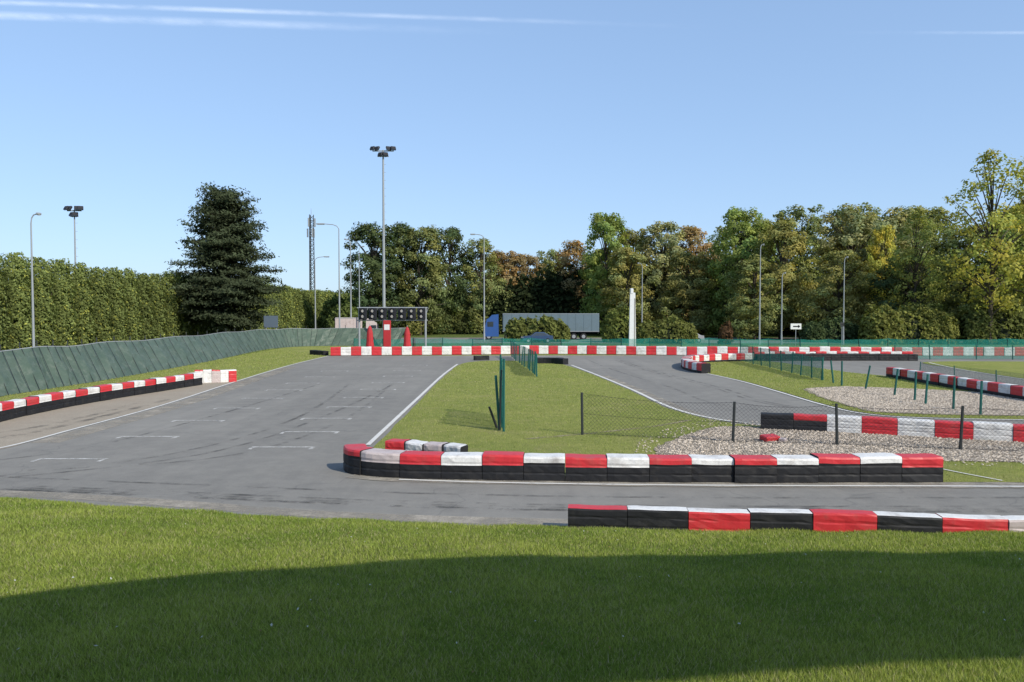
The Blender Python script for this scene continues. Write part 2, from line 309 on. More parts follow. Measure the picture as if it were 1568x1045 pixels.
# ---------------------------------------------------------------- barriers
HALF=[(.475,0),(.5,.07),(.5,.27),(.48,.33),(.5,.40),(.5,.60),(.48,.66),(.5,.76),(.495,.92),(.45,.985),(.34,1.0)]
PROF=HALF+[(-u_,z_) for u_,z_ in reversed(HALF)]
def barrier(path,h=.66,wd=.6,seg=1.0,cols=None,split=0.0,jit=.03,name='tyre_barrier',tops=None,tilt=0,n=5,topz=.93):
    P=catmull([(x,y,0) for x,y in path],False,n); L=[0]
    for a,b in zip(P,P[1:]): L.append(L[-1]+(b-a).length)
    def at(s):
        s=min(max(s,0),L[-1]-1e-6)
        for i in range(len(L)-1):
            if L[i+1]>=s: t=(s-L[i])/(L[i+1]-L[i]); return P[i].lerp(P[i+1],t),(P[i+1]-P[i]).normalized()
    mb=MB(); ns=max(1,round(L[-1]/seg)); sl=L[-1]/ns
    for m in (RED,WHITE,RUBBER,PALE): mb.mi(m)
    for i in range(ns):
        cm=(cols[i%len(cols)] if cols else (RED,WHITE)[i%2]); tm=tops[i%len(tops)] if tops else cm
        jo=random.uniform(-jit,jit); jh=1+random.uniform(-.035,.035); ty=random.uniform(-tilt,tilt); hl=random.uniform(-.02,.02); sag_=random.uniform(0,.04); sp=split+ (random.choice([0,0,.0,-.12]) if split>.6 else 0)
        vs=[]; K=len(PROF); R=7; dent=random.choice([0,0,.03,.06])*random.uniform(.5,1)
        for r in range(R):
            t=r/(R-1); s0=i*sl+.006+(sl-.012)*t; p,d=at(s0); q=Vector((-d.y,d.x,0)); k=[.95,.995,1.0,.985,1.0,.995,.95][r]
            for ji,(u_,z_) in enumerate(PROF):
                zz=z_*h*jh; 
                if z_>.7: zz+= hl*(t-.5)*2*h - sag_*math.sin(math.pi*t)*h - (.02*h if r in (0,R-1) else 0)
                dn=dent*math.sin(math.pi*t)*math.sin(math.pi*z_)*(1 if u_<0 else 0)
                v=p+q*((u_+dn)*wd*k+jo+ty*(t-.5)+random.uniform(-.006,.006)); vs.append((v.x,v.y,zz))
        bucket={}
        for r in range(R-1):
            for j in range(K-1):
                zm=(PROF[j][1]+PROF[j+1][1])/2
                m=RUBBER if zm<sp else (tm if zm>topz else cm)
                bucket.setdefault(m,[]).append([r*K+j,(r+1)*K+j,(r+1)*K+j+1,r*K+j+1])
        bucket.setdefault(RUBBER if split>0 else cm,[]).append(list(range(K)))
        bucket.setdefault(RUBBER if split>0 else cm,[]).append(list(range((R-1)*K+K-1,(R-1)*K-1,-1)))
        o=len(mb.v); mb.v+=vs
        for m,fs in bucket.items():
            for f in fs: mb.f.append([x+o for x in f]); mb.m.append(mb.mi(m))
    return mb.obj(name)
barrier([(-4.05,20.2),(-3.75,19.5),(-2.6,19.05),(.25,18.8),(4.8,18.55),(10.15,18.6)],.62,.6,.96,[RED,PALE]+[RED,WHITE]*9,.72,.035)
barrier([(-3.3,20.9),(-2.2,20.5),(-1.2,20.1)],.62,.5,.55,[RED,WHITE,PALE,WHITE],.3,.1,tilt=.25)
barrier([(1.02,14.2),(5,13.8),(9.2,13.35),(16,13.0)],.50,.34,1.05,[RUBBER,RUBBER,RED,RUBBER,RED,RUBBER,RED,PALE,PALE,RED],0,.015,tops=[RED,WHITE,WHITE,WHITE,RED,WHITE,WHITE,WHITE,PALE],topz=.99)
barrier([(8.6,27.0),(10.9,26.2),(15.7,24.2),(20,22.9),(30,20.6)],.57,.5,1.05,[RUBBER,RUBBER,WHITE,RED,WHITE,RED,WHITE,RED,WHITE],0.0,.02,tops=[RUBBER,RED,WHITE,RED,WHITE,RED,WHITE,RED,WHITE],topz=.7)
barrier([(23.7,49),(23.6,41.7),(23.6,36),(23.9,26)],.64,.5,.9,None,.33)
barrier([(-19.6,22),(-18.9,26.5),(-19.1,31),(-18.9,35),(-18.1,40),(-17.5,43.6)],.70,.5,.85,None,.55)
barrier([(-18.1,44.6),(-17.1,45.0),(-16.1,45.6)],.76,.4,.45,[WHITE,WHITE,PALE,WHITE,RED],0.0,.01,tops=[RED,WHITE,RED,WHITE,WHITE])
barrier([(-17.0,73.4),(-4,75.3),(4.2,76.4),(16.4,74.5),(33,73.4),(60,73)],.85,.6,.95,None,.12,.03,n=8)
barrier([(-19.4,76),(-18.6,75),(-17.6,74)],.45,.6,.6,[RUBBER],0)
barrier([(12.9,51.9),(12.55,54),(12.7,57),(14,61.5),(17,64.4),(20,65.3)],.68,.7,.8,None,.25)
barrier([(20.4,65.4),(27,66),(34,65.8)],.6,.6,.8,[RUBBER],0)
barrier([(20.4,66.2),(27,66.8),(34,66.6)],.75,.5,.9,None,.2)
barrier([(1.9,62.2),(3.2,62.0),(4.2,60.9)],.5,.6,.6,[RUBBER],0)
barrier([(-3.2,66.4),(-2.0,66.8)],.4,.6,.6,[RUBBER],0)
mb=MB(); mb.box((8.0,24.2,.13),(.55,.35,.17),RED,Matrix.Rotation(.4,3,'Z')@Matrix.Rotation(.15,3,'X'),bev=.03); mb.box((8.35,24.05,.1),(.25,.2,.1),PALE,Matrix.Rotation(1.,3,'Z'),bev=.02); mb.obj('broken_barrier_block')
# ---------------------------------------------------------------- fences
def fence(pts,h,postm,net=None,name='mesh_fence',pr=.03,lean=.06,wires=False,sag=0):
    mb=MB(); tops=[]
    for x,y in pts:
        t=(x+random.uniform(-lean,lean),y+random.uniform(-lean,lean),h*random.uniform(.94,1.04)); mb.cyl((x,y,0),t,pr,pr*.9,postm,6); tops.append(t)
    for (a,b),(ta,tb) in zip(zip(pts,pts[1:]),zip(tops,tops[1:])):
        if net:
            K=6;vs=[];fs=[]
            for i in range(K+1):
                t=i/K; sg=-sag*4*t*(1-t)
                B=(a[0]+(b[0]-a[0])*t,a[1]+(b[1]-a[1])*t,.08); T=[ta[j]+(tb[j]-ta[j])*t for j in range(3)]; T[2]+=sg-.03; off=random.uniform(-.05,.05)
                vs+=[(B[0]+off,B[1],B[2]),(T[0]+off,T[1],T[2])]
                if i: fs.append([2*i-2,2*i,2*i+1,2*i-1])
            mb.add(vs,fs,net)
        if wires:
            A=Vector((*a,.05));B=Vector((*b,.05));TA=Vector(ta);TB=Vector(tb);Ld=(B-A).length;nn=int(Ld/.13)
            def pt(u,v): 
                u=min(max(u,0),1); q=A.lerp(B,u).lerp(TA.lerp(TB,u),v); q.z-=sag*4*u*(1-u)*v; return q
            for v in (0.02,.5,.98):
                for i in range(8): mb.cyl(pt(i/8,v),pt((i+1)/8,v),.005,.005,BLACK,3,False)
            for i in range(-8,nn+1):
                for sg in (1,-1):
                    u0=i/nn; du=sg*(h/Ld)
                    ua,ub=u0,u0+du
                    if sg<0: ua+=h/Ld; ub+=h/Ld
                    lo,hi=0,1
                    if ua<0: lo=(0-ua)/(ub-ua)
                    if ub<0: hi=min(hi,(0-ua)/(ub-ua))
                    if ub>1: hi=(1-ua)/(ub-ua)
                    if ua>1: lo=max(lo,(1-ua)/(ub-ua))
                    if hi<=lo: continue
                    f=lambda t:pt(ua+(ub-ua)*t,t)
                    m_=(lo+hi)/2
                    mb.cyl(f(lo),f(m_),.003,.003,BLACK,3,False); mb.cyl(f(m_),f(hi),.003,.003,BLACK,3,False)
    return mb.obj(name)
fence([(2.3,25.5),(6.8,24.0),(9.8,23.5),(13.0,22.6),(17.5,21.6)],1.36,DPOST,name='wire_fence',wires=True,pr=.045,sag=.12)
fence([(-.28,26.2),(-.34,27.1),(-.44,28.4),(-.40,30.2)],2.4,GPOST,TNET,pr=.04,lean=.1)
mb=MB(); mb.cyl((-.50,26.9,0),(-.78,26.7,.8),.05,.04,DPOST,6); mb.cyl((-.42,26.6,0),(-.55,26.4,1.9),.05,.045,GPOST,6); mb.cyl((-.42,26.5,0),(-.36,26.3,2.1),.035,.03,DPOST,6); mb.obj('leaning_post')
fence([(1.55,49),(1.45,50.6),(1.4,52),(1.2,54),(1.15,56),(.9,58),(.75,60),(.6,62.5),(.3,65),(.2,68),(0,71)],1.5,GPOST,GNET,pr=.045,lean=.12)
fence([(18.4,46.5),(18.4,48),(18.45,50),(18.6,52),(18.6,54),(18.8,57),(18.8,59),(18.8,61),(18.9,65)],1.4,GPOST,GNET,pr=.045,lean=.12)
fence([(18.3,30.5),(18.2,32.2),(18.0,34),(18.3,35.5),(18.5,37.8),(18.4,40.7),(18.1,42.9),(18.3,44.5),(18.4,46.3)],1.35,GPOST,None,'post_row',.05,.16)
THN=netmat('thin_netting',(.02,.16,.13),.3)
fence([(24.8,30),(24.8,33),(24.8,36),(24.8,40),(24.9,44),(25,48)],1.1,GPOST,THN,'mesh_fence')
fence([(x,79+.4*math.sin(x)) for x in np.arange(-16,66,3.)],1.5,GPOST,GNET,sag=.08,pr=.05)
fence([(33,67.5),(36,67.4),(40,67.4),(43,67.2),(48,67),(54,66.5),(60,66)],1.3,GPOST,netmat('pale_netting',(.03,.25,.2),.5),'mesh_fence',.045)
# tarpaulin bank fence
path=catmull([(-24.2,20,0),(-24.5,37,0),(-24.3,48,0),(-25.2,66,0),(-27,87,0),(-24,95,0),(-14,96,0)],False,14)
V=[];F=[];R=6
for i,p in enumerate(path):
    d=(path[min(i+1,len(path)-1)]-path[max(i-1,0)]).normalized(); q=Vector((-d.y,d.x,0))
    ph=random.uniform(-.06,.06)
    for r in range(R):
        t=r/(R-1); off=t*1.5+.14*math.sin(i*1.9+t*2.6)*math.sin(math.pi*t)+ph*t; z=2.1*t+.05*math.sin(i*.7)*t
        v=p+q*off+d*(t*.9); V.append((v.x,v.y,z+.02))
for i in range(len(path)-1):
    for r in range(R-1): F.append([i*R+r,(i+1)*R+r,(i+1)*R+r+1,i*R+r+1])
mbt=MB(); mbt.add(V,F,TARP)
for i in range(0,len(path)-1):
    a=Vector(V[i*R+R-1]); b=Vector(V[(i+1)*R+R-1]); mbt.cyl(a,b,.03,.03,POLE,5,False)
    if i%2==0: mbt.cyl((a.x-.05,a.y,0),(a.x-.05,a.y,a.z+.35),.035,.035,DPOST,5)
    m_=Vector(V[i*R]); mbt.cyl(m_+Vector((.05,0,.03)),a+Vector((.06,0,.0)),.015,.015,DPOST,4,False)
mbt.obj('tarpaulin_fence')
# ---------------------------------------------------------------- poles
def lamp(x,y,h,arm=-1.6,name='street_lamp',r=.11):
    mb=MB(); mb.cyl((0,0,0),(0,0,1.2),r*1.25,r*1.2,POLE,8); mb.cyl((0,0,1.2),(0,0,h-.5),r,r*.55,POLE,8)
    P=[Vector((0,0,h-.5)),Vector((arm*.12,0,h-.15)),Vector((arm*.4,0,h+.05)),Vector((arm,0,h+.15))]
    for a,b in zip(P,P[1:]): mb.cyl(a,b,r*.5,r*.45,POLE,6)
    mb.box((arm*1.22,0,h+.14),(abs(arm)*.55,.34,.16),POLE,bev=.04); mb.box((arm*1.22,0,h+.045),(abs(arm)*.4,.24,.03),WCLEAN)
    return mb.obj(name,(x,y,0))
lamp(-33.6,55,10.8,.45,r=.09)
lamp(-22.0,100,15.2,-1.9); lamp(-32.6,130,13.2,1.6); lamp(-23.0,112,14.4,-.6); lamp(-21.4,110,13.2,.5,r=.09)
lamp(-3.9,110,14.9,-1.3); lamp(19.9,120,11.5,-.5,r=.09); lamp(31.6,100,12.6,.3,r=.1); lamp(34.4,100,9,.3,r=.1); lamp(42.3,100,11,.3,r=.09)
def mast(x,y,h,nf=4,r=.2,spread=1.25):
    mb=MB(); mb.cyl((0,0,0),(0,0,h),r,r*.5,POLE,10); mb.box((0,0,.15),(.8,.8,.3),CONC,bev=.03)
    mb.box((0,0,h-.1),(spread*2,.12,.12),POLE); mb.box((0,0,h-.75),(spread*1.1,.1,.1),POLE)
    for z,xs_ in ((h-.1,[-spread,-spread*.55,spread*.55,spread]),(h-.8,[-spread*.25,spread*.25])):
        for xx in xs_:
            rot=Matrix.Rotation(.5 if xx>0 else -.5,3,'Z')@Matrix.Rotation(-.55,3,'X')
            mb.box((xx,-.2,z+.28),(.62,.25,.5),BLACK,rot,bev=.05); mb.box((xx,-.34,z+.22),(.5,.03,.4),GLASS,rot)
            mb.cyl((xx,0,z-.05),(xx,-.1,z+.25),.04,.04,POLE,5)
    for i in range(int(h/1.0)): mb.box((.22,0,1+i*.95),(.22,.03,.03),POLE)
    return mb.obj('floodlight_mast',(x,y,0))
mast(-15.5,95,23.6); mast(-50,90,15.8,spread=.8,r=.14)
mb=MB(); H=29
for a in range(3):
    t=a*2*math.pi/3; mb.cyl((.75*math.cos(t),.75*math.sin(t),0),(.6*math.cos(t),.6*math.sin(t),H),.14,.11,DPOST,5)
for i in range(int(H/1.2)):
    for a in range(3):
        t=a*2*math.pi/3;t2=(a+1)*2*math.pi/3; z=i*1.2; mb.cyl((.7*math.cos(t),.7*math.sin(t),z),(.65*math.cos(t2),.65*math.sin(t2),z+1.2),.07,.07,DPOST,4); mb.cyl((.7*math.cos(t),.7*math.sin(t),z),(.7*math.cos(t2),.7*math.sin(t2),z),.07,.07,DPOST,4)
for a in range(6):
    t=a*math.pi/3; mb.box((.95*math.cos(t),.95*math.sin(t),H-2-(a%2)*2.6),(.35,.25,2.2),POLE,bev=.04)
mb.cyl((0,0,H),(0,0,H+1.6),.06,.04,POLE,5); mb.obj('telecom_mast',(-51,200,0))
mb=MB(); mb.box((0,0,3.1),(.75,.5,6.2),WCLEAN,taper=.72,bev=0); mb.box((-.1,-.02,6.35),(.34,.4,.6),WCLEAN,bev=.06); mb.box((.22,0,3.0),(.12,.54,5.2),CONC,taper=.8); mb.box((0,0,.15),(1.3,1,.3),CONC,bev=.04)
mb.obj('advertising_pylon',(12.9,84,0))
mb=MB()
for xx in (-3.3,3.3): mb.cyl((xx,0,0),(xx,0,4.6),.1,.1,POLE,8); mb.box((xx,0,.1),(.5,.5,.2),CONC,bev=.03)
for z in (3.3,4.55): mb.cyl((-3.5,0,z),(3.5,0,z),.06,.06,POLE,6)
for i in range(14):
    xx=-3.4+i*.5; mb.cyl((xx,0,3.3),(xx+.5,0,4.55) if i%2 else (xx+.5,0,3.3),.025,.025,POLE,4)
RL=painted('lamp_lens',(.35,.33,.3),(.2,.2,.2),.3,.3)
for i in range(7):
    xx=-2.9+i*.97; mb.box((xx,-.15,3.95),(.8,.24,1.15),BLACK,bev=.04)
    for zz in (3.68,4.22):
        mb.cyl((xx,-.27,zz),(xx,-.33,zz),.15,.15,RL,12); mb.cyl((xx,-.27,zz+.02),(xx,-.45,zz+.06),.2,.21,BLACK,12,False)
mb.obj('start_light_gantry',(-11.9,78,0))
def pylon(x,y,h,wd,slab=False):
    mb=MB()
    if slab: mb.box((0,0,h/2),(wd,.2,h),DKRED,bev=.05); mb.box((0,-.11,h*.8),(wd*.7,.02,h*.16),WCLEAN); mb.box((0,0,.08),(wd*1.3,.6,.16),BLACK,bev=.03); nm='red_sign_board'
    else:
        n=10; prof=[(.55,0),(.5,.3),(.42,.45),(.36,.75),(.22,.93),(.05,1.)]
        for (r0,z0),(r1,z1) in zip(prof,prof[1:]): mb.cyl((0,0,z0*h),(0,0,z1*h),r0*wd,r1*wd,DKRED,n,False)
        mb.cyl((0,0,0),(0,0,h+.15),.03,.03,POLE,5); mb.cyl((0,0,0),(0,0,.1),.6*wd,.55*wd,BLACK,10); nm='folded_red_parasol'
    mb.obj(nm,(x,y,0))
pylon(-13.7,75.5,2.8,.8); pylon(-12.2,76.5,3.3,.75,True); pylon(-10.1,75.5,2.7,.8)
# ---------------------------------------------------------------- vehicles
def wheel(mb,x,y,r,wd=.3):
    mb.cyl((x,y-wd/2,r),(x,y+wd/2,r),r,r,RUBBER,18); mb.cyl((x,y-wd/2-.01,r),(x,y-wd/2+.02,r),r*.55,r*.55,POLE,12); mb.cyl((x,y+wd/2-.02,r),(x,y+wd/2+.01,r),r*.55,r*.55,POLE,12)
def lorry(x,y,L,cab,side,rz=0,name='articulated_lorry'):
    mb=MB(); mb.box((1.7+L/2+.5,0,2.6),(L,2.5,2.75),side,bev=.05); mb.box((1.7+L/2+.5,0,1.12),(L,1.9,.18),BLACK)
    for i in range(int(L/1.2)): mb.box((2.4+i*1.2,-1.262,2.6),(.05,.03,2.6),side)
    mb.box((1.7+L/2+.5,-1.262,1.28),(L,.03,.10),POLE); mb.box((1.7+L/2+.5,-1.262,3.9),(L,.03,.08),POLE)
    cp=[(-.55,.5),(-.6,1.4),(-.5,1.9),(-.2,3.1),(.1,3.25),(.6,3.75),(1.55,3.85),(1.6,.5)]
    vs=[(a,-1.22,b) for a,b in cp]+[(a,1.22,b) for a,b in cp]; n=len(cp)
    mb.add(vs,[list(range(n)),list(range(2*n-1,n-1,-1))]+[[i,i+n,(i+1)%n+n,(i+1)%n] for i in range(n)],cab)
    mb.add([(-.53,-1.1,1.95),(-.53,1.1,1.95),(-.25,1.05,3.0),(-.25,-1.05,3.0)],[[0,1,2,3]],GLASS)
    mb.box((.35,-1.225,2.35),(.9,.03,.75),GLASS); mb.box((.35,1.225,2.35),(.9,.03,.75),GLASS); mb.box((-.62,0,.75),(.12,2.4,.45),BLACK,bev=.03); mb.box((-.45,-1.4,2.6),(.12,.2,.6),BLACK,bev=.02)
    for xx in (.1,2.9,L*.72+1,L*.8+1.3,L*.88+1.6):
        for yy in (-1.05,1.05): wheel(mb,xx,yy,.5)
    mb.box((L*.4+1,-1.15,.8),(2.4,.1,.55),POLE,bev=.02)
    return mb.obj(name,(x,y,0),rz)
lorry(-3.6,119,14.5,BLUE,GREYP)
lorry(-19.5,112,4.4,PALE,PALE,math.radians(10),'box_truck').scale=(-.85,.9,.85)
def car(x,y,paint,rz=0,name='parked_car'):
    mb=MB(); pr=[(-2.1,.35),(-2.15,.7),(-1.9,.88),(-1.0,.98),(-.35,1.42),(.85,1.45),(1.6,1.02),(2.05,.95),(2.12,.4)]
    n=len(pr); ys=(-.84,-.72,.72,.84); vs=[]
    for yy in ys:
        k=1 if abs(yy)>.8 else 0
        for a,b in pr: vs.append((a*.985 if k else a,yy*(1 if b<1.1 else .84),b-(.04 if k and b>.9 else 0)))
    fs=[list(range(n)),list(range(4*n-1,3*n-1,-1))]
    for r in range(3):
        for i in range(n): fs.append([r*n+i,(r+1)*n+i,(r+1)*n+(i+1)%n,r*n+(i+1)%n])
    mb.add(vs,fs,paint)
    for sg in (-1,1):
        mb.add([(-.85,sg*.845,.98),(1.35,sg*.845,1.02),(.8,sg*.735,1.36),(-.3,sg*.735,1.35)],[[0,1,2,3]],GLASS)
        for xx in (-1.35,1.3): wheel(mb,xx,sg*.76,.32,.2)
    mb.add([(-1.02,-.66,1.0),(-1.02,.66,1.0),(-.42,.6,1.4),(-.42,-.6,1.4)],[[0,1,2,3]],GLASS)
    mb.box((-2.12,0,.5),(.08,1.5,.22),BLACK,bev=.02); mb.box((-2.06,-.6,.74),(.1,.3,.12),WCLEAN); mb.box((-2.06,.6,.74),(.1,.3,.12),WCLEAN)
    return mb.obj(name,(x,y,0),rz)
car(3.4,106,painted('navy_paint',(.03,.06,.13),(.1,.1,.1),.3,.3),.15); car(-47,100,WCLEAN,.1); car(24,107,painted('silver_paint',(.3,.31,.33),(.2,.2,.2),.2,.3),.05)
def sign(x,y,h,sw,sh,m,name='traffic_sign'):
    mb=MB(); mb.cyl((0,0,0),(0,0,h),.04,.04,POLE,8); mb.box((0,-.06,h-sh/2),(sw,.03,sh),m,bev=.008); mb.box((0,-.08,h-sh/2),(sw*.55,.006,sh*.22),BLACK)
    mb.add([(sw*.2,-.083,h-sh*.2),(sw*.2,-.083,h-sh*.8),(sw*.42,-.083,h-sh*.5)],[[0,1,2]],BLACK); return mb.obj(name,(x,y,0))
sign(34.4,95,2.75,1.3,.7,WCLEAN); sign(40.0,95,2.9,.5,.5,DPOST)
mb=MB(); mb.cyl((-.6,.05,0),(-.6,.05,3.6),.05,.05,POLE,8); mb.cyl((.6,.05,0),(.6,.05,3.6),.05,.05,POLE,8); mb.box((0,-.03,3.0),(1.7,.05,1.4),painted('sign_back',(.10,.13,.17),(.15,.15,.15),.4,.5),bev=.015); mb.box((0,.04,3.3),(1.6,.04,.06),POLE); mb.obj('road_sign',(-28.6,93,0))
# ---------------------------------------------------------------- foliage
def tubes(segs):
    out=[];n=6
    for p0,p1,r0,r1 in segs:
        p0=Vector(p0);p1=Vector(p1);d=(p1-p0).normalized();a=d.orthogonal().normalized();b=d.cross(a)
        R=[[p+(a*math.cos(2*math.pi*i/n)+b*math.sin(2*math.pi*i/n))*r for i in range(n)] for p,r in((p0,r0),(p1,r1))]
        for i in range(n): out+= [R[0][i],R[0][(i+1)%n],R[1][(i+1)%n],R[1][i]]
    return np.array([tuple(v) for v in out])
def tree_mesh(name,h=20,r=5.5,ncl=75,per=170,ls=.30,base=.12,top=.55,open_=0.,lean=0,cs=(.16,.33)):
    cl=[]
    k0=rng.uniform(0,6.28)
    for i in range(ncl):
        u=base+(1-base)*rng.uniform(0,1)**.85
        v=(u-base)/(1-base); R=r*(math.sin(math.pi*(.14+.83*v)**1.0)**top)
        a=rng.uniform(0,6.28); R*=1+.16*math.sin(2*a+k0+v*3)+.10*math.sin(5*a+v*7)
        q=rng.uniform(0,1)**(.42); cr=r*rng.uniform(*cs)*(1-.35*v)
        cl.append((R*q*math.cos(a)+lean*v,R*q*math.sin(a),min(u*h,h-cr*.6),cr,rng.uniform(.75,1.2)))
    C=[];Nn=[];col=[]
    for x,y,z,cr,br in cl:
        m=int(per*(cr/(r*.25))**1.6*(1-open_)); d=rng.normal(size=(m,3)); d/=np.linalg.norm(d,axis=1,keepdims=True); rad=cr*rng.uniform(.25,1.35,m)**.6
        P=np.array([x,y,z])+d*rad[:,None]*np.array([1.1,1.1,.85]); C.append(P); ax=np.array([x,y,(z-h*.5)*.5]); ax=ax/(np.linalg.norm(ax)+.1)
        Nn.append(d*.8+ax*.8+rng.normal(0,.45,(m,3))+np.array([0,0,.25])); 
        hue=rng.uniform(-.12,.16); c=np.array([1+hue,1,1-hue])*br; col.append(c[None]*rng.uniform(.75,1.25,m)[:,None])
    C=np.concatenate(C);Nn=np.concatenate(Nn);col=np.concatenate(col)
    L=leafquads(C,Nn,rng.uniform(.6,1.4,len(C))*ls)
    segs=[((0,0,0),(lean*.3,0,h*.35),.34,.25),((lean*.3,0,h*.35),(lean*.8,0,h*.85),.25,.06)]
    for x,y,z,cr,br in cl[::3]:
        t=max(.12,min(.8,z/h*.7)); p=Vector((lean*t,0,t*h)); m_=p.lerp(Vector((x,y,z)),.5)+Vector((0,0,.4)); segs.append((p,m_,.12,.08)); segs.append((m_,(x,y,z),.08,.03))
    T=tubes(segs); V=np.concatenate([T,L]); col=np.concatenate([np.ones((len(T)//4,3)),col]); mi=np.concatenate([np.zeros(len(T)//4),np.ones(len(L)//4)])
    return np_mesh(name,V,4,col,[BARK,LEAF],mi)
VAR=[tree_mesh('broadleaf_%d'%i,20,5.5,ncl=[150,165,145,155,165,150][i],top=[.42,.55,.40,.5,.62,.45][i],base=[.05,.08,.06,.05,.1,.06][i],ls=.23,per=165,cs=(.14,.29)) for i in range(6)]
DKG=(.080,.108,.046);GRN=(.21,.265,.078);OLV=(.29,.285,.105);BRN=(.33,.235,.11);YLG=(.46,.42,.09);MID=(.215,.238,.092);WIL=(.30,.305,.145)
def tree(x,y,h,r,c,v=None,name='broadleaf_tree'):
    o=bpy.data.objects.new(name,VAR[random.randrange(6) if v is None else v]); o.location=(x,y,-.1); o.scale=(r/5.5,r/5.5,h/20); o.rotation_euler=(0,0,random.uniform(0,6.28)); j=random.uniform(.88,1.12)
    o.color=(c[0]*j,c[1]*j,c[2]*j,1); return link(o)
for t in [(-24.5,140,19.8,5.6,DKG),(-20.5,146,20.5,5.2,DKG),(-16.6,142,19.6,5.0,MID),(-12,150,20.3,5.2,DKG),(-6.1,150,18.2,4.8,MID),(-1.5,158,16.5,5,BRN),(2.8,160,16.0,5,BRN),(8.2,165,17.4,5.2,MID),(12,152,17.9,4.8,BRN),
  (16.7,140,21.8,5.0,GRN),(19.6,134,15.2,4.6,OLV),(23.5,150,20.0,5.2,OLV),(28.2,147,21.0,5.6,WIL),(34.2,150,20.6,5.4,BRN),(31,135,14.5,5,OLV),(38.0,130,21.2,5.6,GRN),(41.8,122,18.2,5.2,OLV),(44.5,140,20.5,6,MID),(51.5,140,23.2,6.4,MID),(55.3,128,21.8,6.2,WIL),
  (60.5,138,22.8,6,OLV),(64.5,134,22,6.2,WIL),(69,136,22.2,6.2,MID),(76,142,22.8,6.4,MID),(68,118,17,5.5,MID),(76,120,20,6,GRN),(84,126,23,6.5,OLV),(92,125,23,6.5,MID),(100,128,24,6.5,GRN),(47.5,114,13,4.6,OLV),(36.5,118,12,4.5,MID),
  (56,112,12.5,4.6,DKG),(-3,172,15.5,6,MID),(20,175,18,6,OLV),(46,162,22.5,7,MID),(72,162,24,7,MID),(57.5,122,17.5,2.6,YLG)]:
    tree(*t)
birch=tree_mesh('birch',25,5.6,ncl=150,per=85,ls=.22,base=.16,top=.75,open_=.1,cs=(.12,.25)); birch2=tree_mesh('birch_b',25,5.8,ncl=150,per=85,ls=.22,base=.12,top=.7,open_=.05,cs=(.12,.25))
for m_,x,y,s,c in ((birch,61,100,.98,(.36,.355,.09)),(birch2,71,106,1.0,(.33,.335,.09)),(birch,55.5,108,.72,(.28,.30,.09)),(birch2,80,104,1.02,(.25,.26,.06))):
    o=link(bpy.data.objects.new('birch_tree',m_)); o.location=(x,y,0); o.scale=(s,s,s); o.rotation_euler=(0,0,random.uniform(0,6)); o.color=(*c,1)
def mass(name,cx,cy,lx,ly,h,c,per=5.5,ls=.22,core=True,rot=0):
    area=2*(lx*h+ly*h)+lx*ly; m=int(area*per*8)
    a=rng.uniform(0,2*np.pi,m); ph=np.arccos(rng.uniform(0,1,m))
    def se(v,e): return np.sign(v)*np.abs(v)**e
    e=.6; ux=se(np.cos(a),e)*se(np.sin(ph),e); uy=se(np.sin(a),e)*se(np.sin(ph),e); uz=se(np.cos(ph),e)
    X=ux*lx/2;Y=uy*ly/2;Z=uz*h; b=1+.09*np.sin(X*1.3+.7)+.08*np.sin(X*2.9+Y*2)+.05*np.sin(X*6+Z*5); Z=Z*b; sh=rng.uniform(.82,1.04,m)
    Cc=np.stack([X*sh,Y*sh*b,Z*sh],1); Nn=np.stack([ux/lx,uy/ly,uz/h/2+.05],1); Nn/=np.linalg.norm(Nn,axis=1,keepdims=True); Nn=Nn+rng.normal(0,.5,(m,3))
    col=np.ones((m,3))*(rng.uniform(.6,1.4,m)*(1+.25*np.sin(X*2.1)*np.sin(Z*2.5)))[:,None]
    V=leafquads(Cc,Nn,rng.uniform(.6,1.4,m)*ls); me=np_mesh(name,V,4,col,[LEAF,SHADECORE])
    o=link(bpy.data.objects.new(name,me)); o.location=(cx,cy,0); o.rotation_euler=(0,0,rot); o.color=(*c,1)
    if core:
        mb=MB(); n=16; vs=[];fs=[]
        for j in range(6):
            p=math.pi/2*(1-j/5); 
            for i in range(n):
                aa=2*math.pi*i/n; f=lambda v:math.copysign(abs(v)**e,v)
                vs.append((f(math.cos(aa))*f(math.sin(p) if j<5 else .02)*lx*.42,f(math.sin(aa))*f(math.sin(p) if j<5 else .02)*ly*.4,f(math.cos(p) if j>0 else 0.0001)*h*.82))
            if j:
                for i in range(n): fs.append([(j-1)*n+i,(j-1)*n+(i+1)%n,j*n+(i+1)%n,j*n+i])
        mb.add(vs,fs,SHADECORE); c_=mb.obj('core'); c_.parent=o  # added dark core stands for shade inside the foliage
    return o
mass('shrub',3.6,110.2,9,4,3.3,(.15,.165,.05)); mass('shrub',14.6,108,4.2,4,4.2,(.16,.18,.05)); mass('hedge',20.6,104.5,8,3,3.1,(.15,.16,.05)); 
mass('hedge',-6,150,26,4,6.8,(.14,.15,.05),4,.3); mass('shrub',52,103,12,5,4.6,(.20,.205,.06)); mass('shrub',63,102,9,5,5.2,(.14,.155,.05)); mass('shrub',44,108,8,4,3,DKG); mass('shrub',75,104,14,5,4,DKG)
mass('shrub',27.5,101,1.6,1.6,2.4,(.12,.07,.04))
mass('understory_shade',60,150,130,8,13,(.03,.04,.018),1.2,.5); mass('understory_shade',8,176,80,6,8,(.06,.07,.03),1.2,.5)  # leaf colours kept dark to stand for the shadow under the forest crowns
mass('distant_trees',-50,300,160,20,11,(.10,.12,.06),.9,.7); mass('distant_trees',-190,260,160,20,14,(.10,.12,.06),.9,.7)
mass('shrub',-30,150,14,5,6.5,(.11,.14,.042),4,.3); mass('shrub',-40,220,30,6,9,(.11,.14,.045),3,.4)
